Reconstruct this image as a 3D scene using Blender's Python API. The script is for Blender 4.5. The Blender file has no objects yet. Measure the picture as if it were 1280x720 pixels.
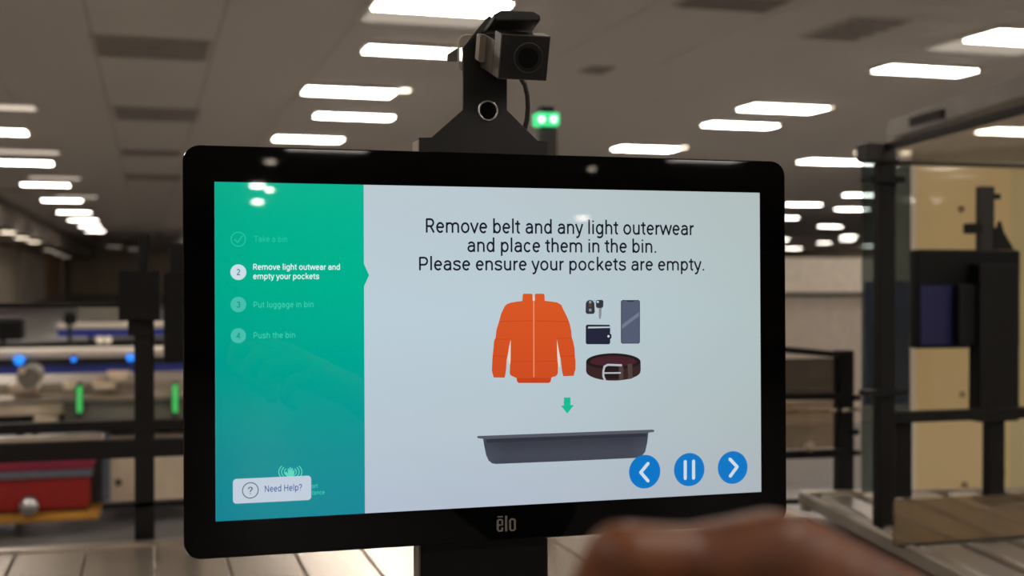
import bpy, bmesh, math, random
from mathutils import Vector, Matrix, Euler

# ------------------------------------------------------------------ camera
F, CX, CY = 1555.0, 640.0, 360.0
YAW, PITCH, EYE = math.radians(16.3), math.radians(0.48), 1.45
ABOVE = 2.40                                    # ceiling above the eye
CEIL = EYE + ABOVE
sc = bpy.context.scene
cam_data = bpy.data.cameras.new('camera'); cam = bpy.data.objects.new('camera', cam_data)
sc.collection.objects.link(cam); sc.camera = cam
cam_data.sensor_width = 36.0; cam_data.lens = F / 1280 * 36
cam.location = (0, 0, EYE)
cam.rotation_euler = (math.pi / 2 - PITCH, 0, -YAW)
cam_data.clip_start = 0.01; cam_data.clip_end = 400
cam_data.dof.use_dof = True; cam_data.dof.focus_distance = 1.045
cam_data.dof.aperture_fstop = cam_data.lens / 6.5
# ------------------------------------------------------------------ world, exposure
world = bpy.data.worlds.new('world'); sc.world = world; world.use_nodes = True
world.node_tree.nodes['Background'].inputs[0].default_value = (0.9, 0.85, 0.8, 1)
world.node_tree.nodes['Background'].inputs[1].default_value = 0.02
sc.view_settings.view_transform = 'Standard'; sc.view_settings.look = 'None'
sc.view_settings.exposure = 0.0; sc.view_settings.gamma = 1.0
LAMP = 28.0                                     # brightness of the ceiling light panels

EYEV = Vector((0, 0, EYE))
FWD = Vector((math.sin(YAW) * math.cos(PITCH), math.cos(YAW) * math.cos(PITCH), -math.sin(PITCH)))
RGT = Vector((math.cos(YAW), -math.sin(YAW), 0)); UPV = RGT.cross(FWD)
def ray(px, py): return RGT * ((px - CX) / F) + UPV * ((CY - py) / F) + FWD
def at(px, py, Z): return EYEV + ray(px, py) * Z            # point at distance Z
def onY(px, py, Y): d = ray(px, py); return EYEV + d * (Y / d.y)
def onX(px, py, X): d = ray(px, py); return EYEV + d * (X / d.x)
def onz(px, py, z): d = ray(px, py); return EYEV + d * ((z - EYE) / d.z)

# ------------------------------------------------------------------ helpers
def lin(c):
    out = []
    for v in c:
        v = v / 255.0
        out.append(v / 12.92 if v <= 0.04045 else ((v + 0.055) / 1.055) ** 2.4)
    return tuple(out) + (1.0,)
MATS = {}
def mat(name, rgb, rough=0.5, metal=0.0, vary=0.08, scale=12.0, bump=0.0, coat=0.0, spec=0.5, stretch=None, alpha=1.0):
    if name in MATS: return MATS[name]
    m = bpy.data.materials.new(name); m.use_nodes = True
    nt = m.node_tree; b = nt.nodes['Principled BSDF']
    tc = nt.nodes.new('ShaderNodeTexCoord'); mp = nt.nodes.new('ShaderNodeMapping')
    nt.links.new(tc.outputs['Object'], mp.inputs[0])
    if stretch: mp.inputs['Scale'].default_value = stretch
    n = nt.nodes.new('ShaderNodeTexNoise'); n.inputs['Scale'].default_value = scale; n.inputs['Detail'].default_value = 3
    nt.links.new(mp.outputs[0], n.inputs['Vector'])
    r = nt.nodes.new('ShaderNodeValToRGB'); c = lin(rgb)
    r.color_ramp.elements[0].position = 0.3; r.color_ramp.elements[1].position = 0.7
    r.color_ramp.elements[0].color = tuple(max(0, v * (1 - vary)) for v in c[:3]) + (1,)
    r.color_ramp.elements[1].color = tuple(min(1, v * (1 + vary)) for v in c[:3]) + (1,)
    nt.links.new(n.outputs['Fac'], r.inputs[0]); nt.links.new(r.outputs[0], b.inputs['Base Color'])
    b.inputs['Roughness'].default_value = rough; b.inputs['Metallic'].default_value = metal
    b.inputs['Specular IOR Level'].default_value = spec; b.inputs['Coat Weight'].default_value = coat
    b.inputs['Alpha'].default_value = alpha
    if bump:
        bp = nt.nodes.new('ShaderNodeBump'); bp.inputs['Strength'].default_value = bump; bp.inputs['Distance'].default_value = 0.002
        nt.links.new(n.outputs['Fac'], bp.inputs['Height']); nt.links.new(bp.outputs[0], b.inputs['Normal'])
    MATS[name] = m; return m
def glow(name, rgb, strength=1.0, linear=False, gloss=False):
    if name in MATS: return MATS[name]
    m = bpy.data.materials.new(name); m.use_nodes = True
    b = m.node_tree.nodes['Principled BSDF']
    b.inputs['Base Color'].default_value = (0.0, 0.0, 0.0, 1)
    b.inputs['Roughness'].default_value = 0.015 if gloss else 0.5
    b.inputs['Specular IOR Level'].default_value = 0.5 if gloss else 0.1
    b.inputs['Emission Color'].default_value = tuple(rgb) + (1,) if linear else lin(rgb)
    b.inputs['Emission Strength'].default_value = strength
    MATS[name] = m; return m
def glow_ramp(name, stops_v, stops_h=None):
    """display backlight picture: colours down the height, times a tint across the width"""
    m = bpy.data.materials.new(name); m.use_nodes = True; nt = m.node_tree
    b = nt.nodes['Principled BSDF']; b.inputs['Base Color'].default_value = (0, 0, 0, 1)
    b.inputs['Roughness'].default_value = 0.015; b.inputs['Emission Strength'].default_value = 1.0
    tc = nt.nodes.new('ShaderNodeTexCoord'); s = nt.nodes.new('ShaderNodeSeparateXYZ')
    nt.links.new(tc.outputs['Generated'], s.inputs[0])
    def ramp(stops, out):
        r = nt.nodes.new('ShaderNodeValToRGB'); e = r.color_ramp.elements
        while len(e) < len(stops): e.new(0.5)
        for k, (p, c) in enumerate(stops): e[k].position = p; e[k].color = c
        nt.links.new(out, r.inputs[0]); return r
    rv = ramp([(p, lin(c)) for p, c in stops_v], s.outputs['Z'])
    out = rv.outputs[0]
    if stops_h:
        rh = ramp([(p, (c[0], c[1], c[2], 1)) for p, c in stops_h], s.outputs['X'])
        mx = nt.nodes.new('ShaderNodeMix'); mx.data_type = 'RGBA'; mx.blend_type = 'MULTIPLY'; mx.inputs[0].default_value = 1
        nt.links.new(rv.outputs[0], mx.inputs[6]); nt.links.new(rh.outputs[0], mx.inputs[7]); out = mx.outputs[2]
    nt.links.new(out, b.inputs['Emission Color']); return m
def clear(name, tint=(0.9, 0.93, 0.92), haze=0.12, hazecol=(150, 145, 135)):
    """thin glass: mostly see-through, mirror-like at a slant, with a little milky haze"""
    m = bpy.data.materials.new(name); m.use_nodes = True; nt = m.node_tree; nt.nodes.clear()
    o = nt.nodes.new('ShaderNodeOutputMaterial'); t = nt.nodes.new('ShaderNodeBsdfTransparent')
    t.inputs[0].default_value = tuple(tint) + (1,)
    g = nt.nodes.new('ShaderNodeBsdfGlossy'); g.inputs['Roughness'].default_value = 0.03
    d = nt.nodes.new('ShaderNodeBsdfDiffuse'); d.inputs[0].default_value = lin(hazecol)
    fr = nt.nodes.new('ShaderNodeFresnel'); fr.inputs[0].default_value = 1.45
    n = nt.nodes.new('ShaderNodeTexNoise'); n.inputs['Scale'].default_value = 6
    mm = nt.nodes.new('ShaderNodeMath'); mm.operation = 'MULTIPLY_ADD'; mm.inputs[1].default_value = haze * 0.4; mm.inputs[2].default_value = haze * 0.8
    nt.links.new(n.outputs['Fac'], mm.inputs[0])
    a = nt.nodes.new('ShaderNodeMixShader'); b = nt.nodes.new('ShaderNodeMixShader')
    nt.links.new(mm.outputs[0], a.inputs[0]); nt.links.new(t.outputs[0], a.inputs[1]); nt.links.new(d.outputs[0], a.inputs[2])
    ge = nt.nodes.new('ShaderNodeNewGeometry'); iv = nt.nodes.new('ShaderNodeMath'); iv.operation = 'SUBTRACT'; iv.inputs[0].default_value = 1
    mu = nt.nodes.new('ShaderNodeMath'); mu.operation = 'MULTIPLY'
    nt.links.new(ge.outputs['Backfacing'], iv.inputs[1]); nt.links.new(iv.outputs[0], mu.inputs[0]); nt.links.new(fr.outputs[0], mu.inputs[1])
    nt.links.new(mu.outputs[0], b.inputs[0]); nt.links.new(a.outputs[0], b.inputs[1]); nt.links.new(g.outputs[0], b.inputs[2])
    nt.links.new(b.outputs[0], o.inputs[0]); return m

def link(o): sc.collection.objects.link(o); return o
def obj(name, bm, m, parent=None, label=None, xf=None, smooth=False, bevel=0.0, kind=None):
    me = bpy.data.meshes.new(name)
    if xf is not None: bm.transform(xf)
    base = WORLD[parent.name] if parent is not None else Matrix()
    bm.transform(base.inverted())
    bmesh.ops.recalc_face_normals(bm, faces=bm.faces)
    bm.to_mesh(me); bm.free()
    if smooth:
        for p in me.polygons: p.use_smooth = True
    me.materials.append(m)
    o = link(bpy.data.objects.new(name, me))
    if parent is not None:
        o.parent = parent
    WORLD[o.name] = base
    if bevel:
        b = o.modifiers.new('bevel', 'BEVEL'); b.width = bevel; b.segments = 2; b.limit_method = 'ANGLE'
    if label: o['label'] = label
    if kind: o['kind'] = kind
    return o
WORLD = {}
def thing(name, label, cat, loc, group=None):
    o = link(bpy.data.objects.new(name, None)); o.location = loc; o.empty_display_size = 0.05
    WORLD[o.name] = Matrix.Translation(Vector(loc))
    o['label'] = label; o['category'] = cat
    if group: o['group'] = group
    return o
def box(a, b, bm=None):
    bm = bm or bmesh.new()
    x0, x1 = sorted((a[0], b[0])); y0, y1 = sorted((a[1], b[1])); z0, z1 = sorted((a[2], b[2]))
    v = [bm.verts.new(p) for p in ((x0, y0, z0), (x1, y0, z0), (x1, y1, z0), (x0, y1, z0), (x0, y0, z1), (x1, y0, z1), (x1, y1, z1), (x0, y1, z1))]
    for f in ((0, 1, 2, 3), (4, 5, 6, 7), (0, 1, 5, 4), (1, 2, 6, 5), (2, 3, 7, 6), (3, 0, 4, 7)): bm.faces.new([v[i] for i in f])
    return bm
def pbox(px0, py0, px1, py1, Y, dy, bm=None):
    """axis-aligned box whose front face (plane y=Y) covers that region of the view"""
    a = onY((px0 + px1) / 2, py0, Y); b = onY((px0 + px1) / 2, py1, Y)
    l = onY(px0, (py0 + py1) / 2, Y); r = onY(px1, (py0 + py1) / 2, Y)
    return box((l.x, Y, b.z), (r.x, Y + dy, a.z), bm)
def bar(p, q, w, h, bm=None):
    """square bar from p to q, w wide and h high"""
    bm = bm or bmesh.new(); p = Vector(p); q = Vector(q); d = (q - p).normalized()
    up = Vector((0, 0, 1)) if abs(d.z) < 0.95 else Vector((0, 1, 0))
    s = d.cross(up).normalized(); u = s.cross(d)
    vs = []
    for c in (p, q):
        for i, j in ((-1, -1), (1, -1), (1, 1), (-1, 1)): vs.append(bm.verts.new(c + s * w / 2 * i + u * h / 2 * j))
    for f in ((0, 1, 2, 3), (7, 6, 5, 4), (0, 1, 5, 4), (1, 2, 6, 5), (2, 3, 7, 6), (3, 0, 4, 7)): bm.faces.new([vs[i] for i in f])
    return bm
def tube(pts, r, n=12, bm=None, r2=None):
    bm = bm or bmesh.new(); pts = [Vector(p) for p in pts]; rings = []
    for i, p in enumerate(pts):
        d = (pts[min(i + 1, len(pts) - 1)] - pts[max(i - 1, 0)]).normalized()
        a = Vector((0, 0, 1)) if abs(d.z) < 0.9 else Vector((1, 0, 0))
        s = d.cross(a).normalized(); u = d.cross(s)
        rr = r if r2 is None else r + (r2 - r) * i / (len(pts) - 1)
        rings.append([bm.verts.new(p + (s * math.cos(t) + u * math.sin(t)) * rr) for t in (2 * math.pi * k / n for k in range(n))])
    for a, b in zip(rings, rings[1:]):
        for k in range(n): bm.faces.new((a[k], a[(k + 1) % n], b[(k + 1) % n], b[k]))
    bm.faces.new(rings[0]); bm.faces.new(rings[-1]); return bm
def ball(c, r, bm=None, seg=20):
    bm = bm or bmesh.new()
    bmesh.ops.create_uvsphere(bm, u_segments=seg, v_segments=seg // 2 + 2, radius=r, matrix=Matrix.Translation(Vector(c))); return bm
def ring(c, ax, R, r, bm=None, n=32, k=8):
    bm = bm or bmesh.new(); ax = Vector(ax).normalized(); s = ax.orthogonal().normalized(); u = ax.cross(s); rows = []
    for i in range(n):
        t = 2 * math.pi * i / n; d = s * math.cos(t) + u * math.sin(t)
        rows.append([bm.verts.new(Vector(c) + d * (R + r * math.cos(p)) + ax * r * math.sin(p)) for p in (2 * math.pi * j / k for j in range(k))])
    for i in range(n):
        for j in range(k): bm.faces.new((rows[i][j], rows[(i + 1) % n][j], rows[(i + 1) % n][(j + 1) % k], rows[i][(j + 1) % k]))
    return bm
def prism(pts, y0, y1, bm=None):
    """polygon given as (x, z) pairs, extruded from y0 to y1"""
    bm = bm or bmesh.new()
    a = [bm.verts.new((p[0], y0, p[1])) for p in pts]; b = [bm.verts.new((p[0], y1, p[1])) for p in pts]
    bm.faces.new(a); bm.faces.new(b[::-1]); n = len(pts)
    for i in range(n): bm.faces.new((a[i], a[(i + 1) % n], b[(i + 1) % n], b[i]))
    return bm
def rrect(x0, z0, x1, z1, r, n=6):
    out = []
    for cx, cz, a0 in ((x1 - r, z1 - r, 0), (x0 + r, z1 - r, 90), (x0 + r, z0 + r, 180), (x1 - r, z0 + r, 270)):
        for k in range(n + 1):
            a = math.radians(a0 + 90 * k / n); out.append((cx + r * math.cos(a), cz + r * math.sin(a)))
    return out

# ------------------------------------------------------------------ materials
black = mat('black_metal', (13, 12, 12), 0.5, 0, 0.15, spec=.3)
blackpl = mat('black_plastic', (12, 11, 11), 0.55, 0, 0.1, 60, 0.1, spec=.25)
darkgrey = mat('dark_grey_metal', (48, 46, 44), 0.45, 0.2)
steel = mat('brushed_steel', (205, 190, 172), 0.26, 0.75, 0.03, 3, 0.0, stretch=(20, 1, 1))
steelrail = mat('bright_steel', (200, 190, 175), 0.3, 0.8)
chrome = mat('chrome', (200, 200, 200), 0.12, 1.0)
beige = mat('beige_cabinet', (205, 188, 165), 0.45)
yellowm = mat('yellow_beige_panel', (238, 212, 158), 0.5, 0, 0.04, 2)
floorm = mat('floor_terrazzo', (122, 119, 117), 0.35, 0, 0.12, 5)
tilem = mat('ceiling_tile', (214, 207, 199), 0.9, 0, 0.04, 30, 0.2)
plen = mat('ceiling_joint', (150, 142, 134), 0.9)
wallm = mat('painted_wall', (220, 205, 184), 0.8, 0, 0.05, 1)
tan = mat('tan_cladding', (178, 146, 112), 0.7, 0, 0.1, 2)
palewall = mat('pale_wall_panel', (236, 224, 208), 0.7, 0, 0.03, 1)
white = mat('white_enamel', (225, 220, 210), 0.5)
red = mat('red_plastic', (150, 24, 20), 0.5, 0, 0.1)
purple = mat('purplish_red_plastic', (140, 34, 62), 0.5, 0, 0.1)
bluep = mat('blue_plastic', (36, 52, 120), 0.5, 0, 0.1)
greyblue = mat('grey_blue_metal', (110, 118, 130), 0.4, 0.3)
amber = mat('amber_bumper', (190, 135, 45), 0.6, 0, 0.1)
lampm = glow('lamp_diffuser', (1.0, 0.91, 0.81), LAMP, linear=True)

# ------------------------------------------------------------------ room shell
X0, X1, Y0, Y1 = -6.8, 55.0, -46.0, 112.0
obj('floor', box((X0 - .2, Y0, -0.1), (X1, Y1, 0)), floorm, kind='structure')
ceiling = obj('ceiling', box((X0 - .2, Y0, CEIL + 0.012), (X1, Y1, CEIL + 0.15)), plen, kind='structure')
obj('wall_left', box((X0 - .2, Y0, 0), (X0, Y1, CEIL)), wallm, kind='structure')
obj('wall_right', box((X1, Y0, 0), (X1 + .2, Y1, CEIL)), wallm, kind='structure')
obj('wall_far', box((X0 - .2, Y1, 0), (X1 + .2, Y1 + .2, CEIL)), wallm, kind='structure')
obj('wall_back', box((X0 - .2, Y0 - .2, 0), (X1 + .2, Y0, CEIL)), wallm, kind='structure')
obj('trim_left_soffit', box((X0, Y0, 3.05), (-4.4, Y1, CEIL)), mat('soffit_paint', (170, 160, 148), 0.9), kind='structure')
for k, (a, b, m, zt) in enumerate(((0, 22, wallm, 3.0), (24, 56, palewall, 3.0), (60, 72, tan, 3.0), (72, 105, palewall, 2.75), (106, 139, tan, 2.9), (140, 149, palewall, 3.0))):
    ya_, yb_ = onX(a, 345, X0 + .1).y, onX(b, 345, X0 + .1).y
    obj('trim_%d' % (k + 1), box((X0, ya_, 0), (X0 + (.35 if m is tan else .12), min(yb_, Y1), zt)), m, kind='structure')
# ceiling tiles: 1.2 x 0.6 m in a metal grid
GX = -0.53
cells = []
for i in range(-5, 38):
    for j in range(0, 140):
        x, y = GX + 1.2 * i, 4.0 + 0.6 * j
        if y > 62: continue
        c = Vector((x + .6, y + .3, CEIL)) - EYEV
        zc = c.dot(FWD)
        if zc < 3: continue
        px = CX + F * c.dot(RGT) / zc; py = CY - F * c.dot(UPV) / zc
        if x < -4.4: continue
        vis = -80 < px < 1360 and -40 < py < 330
        if vis: cells.append((zc, x, y))
cells.sort()
tile_me = None
g = 0.008
for n, (zc, x, y) in enumerate(cells[:300]):
    if tile_me is None:
        t = obj('ceiling_tile', box((g, g, 0), (1.2 - g, .6 - g, 0.015)), tilem, ceiling); tile_me = t.data
    else:
        t = link(bpy.data.objects.new('ceiling_tile', tile_me)); t.parent = ceiling
    t.location = (x, y, CEIL)
bm = bmesh.new()
for zc, x, y in cells[300:]: box((x + g, y + g, CEIL), (x + 1.2 - g, y + .6 - g, CEIL + .015), bm)
inview = set((round(x, 2), round(y, 2)) for _, x, y in cells)
bm2 = bmesh.new()
for i in range(-3, 46):                                     # the rest of the ceiling, larger slabs
    x = GX + 1.2 * i
    j = 0
    ys = [Y0 + 0.6 * k for k in range(0, int((Y1 - Y0) / .6))]
    run = None
    vis_y = [y for (xx, y) in inview if abs(xx - x) < .01]
    lo, hi = (min(vis_y), max(vis_y) + .6) if vis_y else (4.0, 4.0)
    box((x + g, Y0, CEIL), (x + 1.2 - g, lo - g, CEIL + .012), bm2)
    box((x + g, hi + g, CEIL), (x + 1.2 - g, Y1, CEIL + .012), bm2)
obj('ceiling_tile', bm, tilem, ceiling, kind='stuff')
obj('ceiling_tile', bm2, tilem, ceiling, kind='stuff')

# ------------------------------------------------------------------ ceiling lights
ORD = ['nearest', 'second', 'third', 'fourth', 'fifth', 'sixth', 'seventh', 'eighth', 'ninth', 'tenth', 'eleventh', 'twelfth', 'thirteenth']
lamp_proto = None
def troffer(x, y, w, d, label, group, dim=None):
    global lamp_proto
    if lamp_proto is None:
        root = thing('ceiling_light', label, 'ceiling light', (0, 0, CEIL), group)
        bm = bmesh.new()
        for a, b in (((-.60, -.30, -.045), (.60, -.27, 0)), ((-.60, .27, -.045), (.60, .30, 0)), ((-.60, -.27, -.045), (-.57, .27, 0)), ((.57, -.27, -.045), (.60, .27, 0))):
            box([a[0], a[1], CEIL + a[2]], [b[0], b[1], CEIL + b[2]], bm)
        f = obj('light_frame', bm, white, root)
        e = obj('diffuser', box((-.57, -.27, CEIL - .055), (.57, .27, CEIL - .005)), lampm, root)
        lamp_proto = (root, f, e)
        r = root
    else:
        r0, f0, e0 = lamp_proto
        r = link(r0.copy()); r['label'] = label; r['group'] = group
        for c0 in (f0, e0):
            c = link(c0.copy()); c.parent = r
            if dim and c0 is e0: c.material_slots[0].link = 'OBJECT'; c.material_slots[0].material = dim
    r.location = (x, y, CEIL); r.scale = (w / 1.2, d / .6, 1)
    return r
softlamp = glow('dim_diffuser', (1.0, 0.82, 0.66), .95, linear=True)  # weaker, warmer emission for the dimmer panels at left
# visible fixtures: (x centre, y centre, width)
left_main = [(-2.46, 21.65), (-2.46, 27.35), (-2.5, 33.7), (-2.53, 40.4), (-2.56, 47.6), (-2.56, 54.0), (-2.56, 60.2), (-2.56, 66.5)]
left_side = [(-2.07, 18.5), (-2.18, 24.95), (-2.12, 31.3), (-2.0, 38.4)]
mid_main = [(2.45, 10.55), (2.46, 15.77), (2.62, 21.35)]
mid_side = [(2.72, 12.75), (2.9, 18.15)]
right_main = [(8.35, 10.35), (8.5, 15.6), (8.75, 21.2)]
right_side = [(8.5, 12.3), (8.8, 17.5)]
far_right = [(13.45, 17.0), (13.3, 22.5), (14.4, 22.4), (20.3, 35.9), (23.3, 37.9), (24.1, 44.1), (30.2, 51.0), (19.6, 31.3), (37.5, 69.0), (38.5, 63.0), (41.5, 68.0), (44.0, 75.0)]
for lst, where, grp in ((left_main, 'in the bright row at the left edge', 'row of light panels receding at the left'),
                        (left_side, 'of those just behind the left row', 'paired panels beside the left row'),
                        (mid_main, 'of the row left of the camera', 'row of light panels above the screen'),
                        (mid_side, 'thin one left of the camera', 'thin panels above the screen'),
                        (right_main, 'of the row toward the upper right', 'row of light panels right of the screen camera'),
                        (right_side, 'thin one toward the upper right', 'thin panels right of the screen camera'),
                        (far_right, 'of those scattered near the glass gate', 'far light panels by the glass gate')):
    for k, (x, y) in enumerate(lst):
        troffer(x, y, 1.18 if y < 60 else .95, (.6 if lst not in (left_side, mid_side, right_side) else .42) if y < 30 else (.4 if y < 42 else .26),
                'long warm ceiling light panel, %s %s' % (ORD[k], where), grp, softlamp if lst is left_side else None)
reflector_m = glow('reflector_glow', (1.0, 0.86, 0.70), .42, linear=True)  # reflector band of the fixture, its brightness given as emission
hid = []  # ceiling grid continued out of view, plus panels added to light the far walls
for x in (-2.5, 2.5, 8.5, 14.5, 20.5, 26.5, 38.0, 48.0):
    for y in (-16.0, -10.7, -5.4, 0.0, 5.3): hid.append((x, y))
for x in (14.5, 20.5, 26.5, 38, 48):
    for y in (10.6,): hid.append((x, y))
for x in (2.5, 8.5):
    for y in (27, 33, 40, 47, 54, 62, 72, 82, 92, 103): hid.append((x, y))
hid += [(-2.5, 10.6), (-2.5, 16.0), (14.5, 60), (14.5, 75), (14.5, 92), (26, 88), (40, 100), (50, 90), (52, 82), (46, 86), (2.5, 107), (-1, 108), (-2.5, 100)]  # extra panels put in to brighten the far and side walls
for x, y in ((14.5, 28), (14.5, 36), (14.5, 46), (20, 56), (20, 70), (34, 30), (44, 40), (44, 60), (34, 75)): hid.append((x, y))
seen = []  # added panels that fall inside the view
for x, y in hid:
    c = Vector((x, y, CEIL)) - EYEV; zc = c.dot(FWD); px = CX + F * c.dot(RGT) / max(zc, .01); py = CY - F * c.dot(UPV) / max(zc, .01)
    if zc > 1 and -30 < px < 1310 and -10 < py < 720 and not (245 < px < 965 and py > 195): seen.append((px, py, x, y))
    else: troffer(x, y, 1.2, .6, 'rectangular ceiling light panel hidden by the screen or outside the view', 'light panels out of view')
seen.sort()
for side, sub in (('left of the screen', [q for q in seen if q[0] < 600]), ('right of the screen', [q for q in seen if q[0] >= 600])):
    for k, (px, py, x, y) in enumerate(sub):
        troffer(x, y, 1.2, .6, 'small added distant ceiling light, %s from left in the cluster %s' % (ORD[k].replace('nearest', 'first'), side), 'added distant light panels ' + side, softlamp if px < 600 else None)
for (x, y) in (mid_main[0], right_main[0]):
    t = thing('ceiling_light', 'pale reflector panel with added glow just behind the nearest bright panel, ' + ('left of the camera' if x < 5 else 'upper right'), 'ceiling light', (x, y + .65, CEIL), 'pale reflector panels')
    obj('reflector_glow', box((x - .55, y + .36, CEIL - .03), (x + .55, y + .9, CEIL - .004)), reflector_m, t)
    obj('light_frame', box((x - .6, y + .33, CEIL - .02), (x + .6, y + .93, CEIL - .002)), white, t)
# small round downlights
warm = glow('downlight_glow', (1.0, 0.82, 0.62), 5.0, linear=True)
warm2 = glow('dim_downlight_glow', (1.0, 0.86, 0.68), 1.2, linear=True)
def downlight(x, y, z, r, label, group, m=warm):
    t = thing('downlight', label, 'ceiling light', (x, y, z), group)
    obj('trim_ring', ring((x, y, z - .004), (0, 0, 1), r * 1.1, .012, n=20, k=6), white, t)
    obj('bulb', tube([(x, y, z), (x, y, z - .03)], r, 16), m, t)
for k, (px, py) in enumerate(((10, 290), (27, 297), (42, 302), (60, 312), (68, 315), (75, 318), (83, 321))):
    p = onz(px, py, 3.05)
    downlight(p.x, p.y, 3.05, .26, 'round recessed downlight in the low left soffit, %s from the left' % ORD[k].replace('nearest', 'first'), 'downlights in the left soffit', warm if k < 3 else warm2)
for k, (px, py, w) in enumerate(((504, 111, 'beside the second long panel left of the camera'), (1033, 132, 'at the right end of the middle right panel'), (853, 183, 'at the right end of the panel just over the screen'), (424, 173, 'at the right end of the lowest panel left of the camera'))):
    p = onz(px, py, CEIL)
    downlight(p.x, p.y, CEIL, .09, 'small round downlight ' + w, 'small downlights beside panels')
# lamps behind the viewer that mirror in the glass of the screen
hot2 = glow('spotlight_soft_glow', (1.0, 0.84, 0.68), 45.0, linear=True)
hot = glow('spotlight_glow', (1.0, 0.9, 0.8), 160.0, linear=True)
MY = 1.0066
# ------------------------------------------------------------------ ceiling vents
ventm = mat('vent_dark', (182, 174, 165), 0.7)
louvrem = mat('louvre_grey', (150, 143, 135), .6)
for k, (px0, px1, py0, py1, w) in enumerate(((115, 265, 46, 72, 'the largest, nearest the camera at upper left'), (142, 250, 134, 150, 'second of the column at upper left'), (150, 228, 187, 194, 'third of the column at upper left'), (155, 228, 218, 224, 'fourth of the column, close above the screen corner'), (845, 985, -6, 11, 'at the top edge above the screen'), (727, 765, 82, 90, 'a small one right of the screen camera'), (1025, 1110, 20, 50, 'below the top edge at upper right'))):
    a = onz(px0, py0, CEIL); b = onz(px1, py1, CEIL)
    x0 = (a.x + onz(px0, py1, CEIL).x) / 2; x1 = (b.x + onz(px1, py0, CEIL).x) / 2
    y0 = (b.y + onz(px0, py1, CEIL).y) / 2; y1 = (a.y + onz(px1, py0, CEIL).y) / 2
    if y0 > y1: y0, y1 = y1, y0
    t = thing('ceiling_vent', 'dark grey ceiling air vent, ' + w, 'vent', ((x0 + x1) / 2, (y0 + y1) / 2, CEIL), 'ceiling vents')
    obj('vent_plate', box((x0, y0, CEIL - .012), (x1, y1, CEIL)), ventm, t)
    for s in range(4):
        yy = y0 + (y1 - y0) * (s + .5) / 4
        obj('louvre', bar((x0 + .05, yy, CEIL - .02), (x1 - .05, yy, CEIL - .02), (y1 - y0) * .12, .02), louvrem, t)

# ------------------------------------------------------------------ steel table and right conveyor
TZ = 0.90
tab = thing('steel_table', 'long slatted stainless steel inspection table running under the screen', 'table', (0, 1.8, 0))
e0 = onz(371, 693, TZ).x
edge = [e0 - .002 + .1335 * k for k in range(-24, 16)]
me0 = None
for k, x in enumerate(edge):
    if x < -2.95: continue
    if x + .13 > 1.24: break
    if me0 is None:
        s = obj('table_slat', box((0.003, 0.75, TZ - .02), (.1305, 2.66, TZ)), steel, tab, bevel=.001); me0 = s
    else:
        s = link(me0.copy())
    s.location = (x, 0, 0)
obj('front_rail', box((-2.96, 2.66, TZ - .06), (1.20, 2.70, TZ + .004)), steelrail, tab)
obj('side_rail', box((1.20, .75, TZ - .06), (1.235, 2.66, TZ + .012)), beige, tab, bevel=.004)
obj('frame_beam', box((-2.96, .75, TZ - .10), (1.19, .82, TZ - .022)), darkgrey, tab)
obj('frame_beam', box((-2.96, 1.70, TZ - .10), (1.19, 1.76, TZ - .022)), darkgrey, tab)
for x in (-2.9, -.6, 1.12):
    for y in (.8, 2.6): obj('leg', box((x, y - .03, 0), (x + .06, y + .03, TZ - .03)), darkgrey, tab)

railm = mat('dull_rail', (150, 141, 128), .45, .2)
barm = mat('satin_steel_bar', (190, 182, 172), .32, .55, .02)
conv = thing('roller_conveyor', 'steel conveyor with lengthwise bars at lower right beside the glass gate', 'conveyor', (2.3, 2.0, 0))
ang = math.radians(-10)
def lane(u, v, z): # right lane frame, turned 10 degrees
    return Vector((1.53 + u * math.cos(ang) - v * math.sin(ang), 2.45 + u * math.sin(ang) + v * math.cos(ang), z))
for k in range(11):
    u = .085 + k * .112
    obj('conveyor_bar', bar(lane(u, -1.6, TZ - .018), lane(u, .38, TZ - .018), .086, .03), barm, conv, bevel=.008)
obj('side_rail', bar(lane(0, -1.6, TZ - .01), lane(0, .38, TZ - .01), .022, .03), railm, conv, bevel=.003)
obj('side_rail', bar(lane(1.26, -1.6, TZ - .01), lane(1.26, .38, TZ - .01), .022, .03), railm, conv, bevel=.003)
obj('end_rail', bar(lane(0, .39, TZ - .02), lane(1.26, .39, TZ - .02), .02, .05), steelrail, conv)
obj('tray_bed', bar(lane(.63, -1.6, TZ - .08), lane(.63, .38, TZ - .08), 1.24, .03), darkgrey, conv)
for u in (.1, 1.16):
    for v in (-1.5, .3): obj('leg', bar(lane(u, v, 0), lane(u, v, TZ - .09), .05, .05), darkgrey, conv)

# ------------------------------------------------------------------ black partition frame along the far edge (left)
PY = 2.74
part = thing('partition_frame', 'black metal rail partition behind the steel table at left', 'partition', (-.9, PY, 0))
obj('post', pbox(168, 401, 193, 690, PY, .045), black, part, bevel=.003)
obj('post', box((onY(233, 400, PY).x, PY, TZ - .1), (onY(250, 400, PY).x, PY + .04, onY(240, 345, PY).z)), black, part)
xl, xr = -3.2, onY(250, 500, PY).x
def hrail(y_at0, th, m, nm='rail', xr=None, Y=PY, d=.03, x_from=None):
    a = onY(0, y_at0, Y); b = onY(0, y_at0 + th, Y)
    return obj(nm, box((xl if x_from is None else x_from, Y - .001, b.z), (onY(250, 500, Y).x if xr is None else xr, Y + d, a.z)), m, part, bevel=.002)
hrail(379, 6, black, xr=onY(150, 380, PY).x)
hrail(531, 12, black)
hrail(556, 23, black, d=.04)
hrail(548, 6, steelrail, 'rail_cap', xr=onY(130, 550, PY).x)
obj('rail', box((onY(128, 630, PY).x, PY, onY(180, 634, PY).z), (xr, PY + .03, onY(180, 628, PY).z)), black, part)
obj('post', box((-3.2, PY, 0), (-3.15, PY + .045, 1.7)), black, part)
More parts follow.
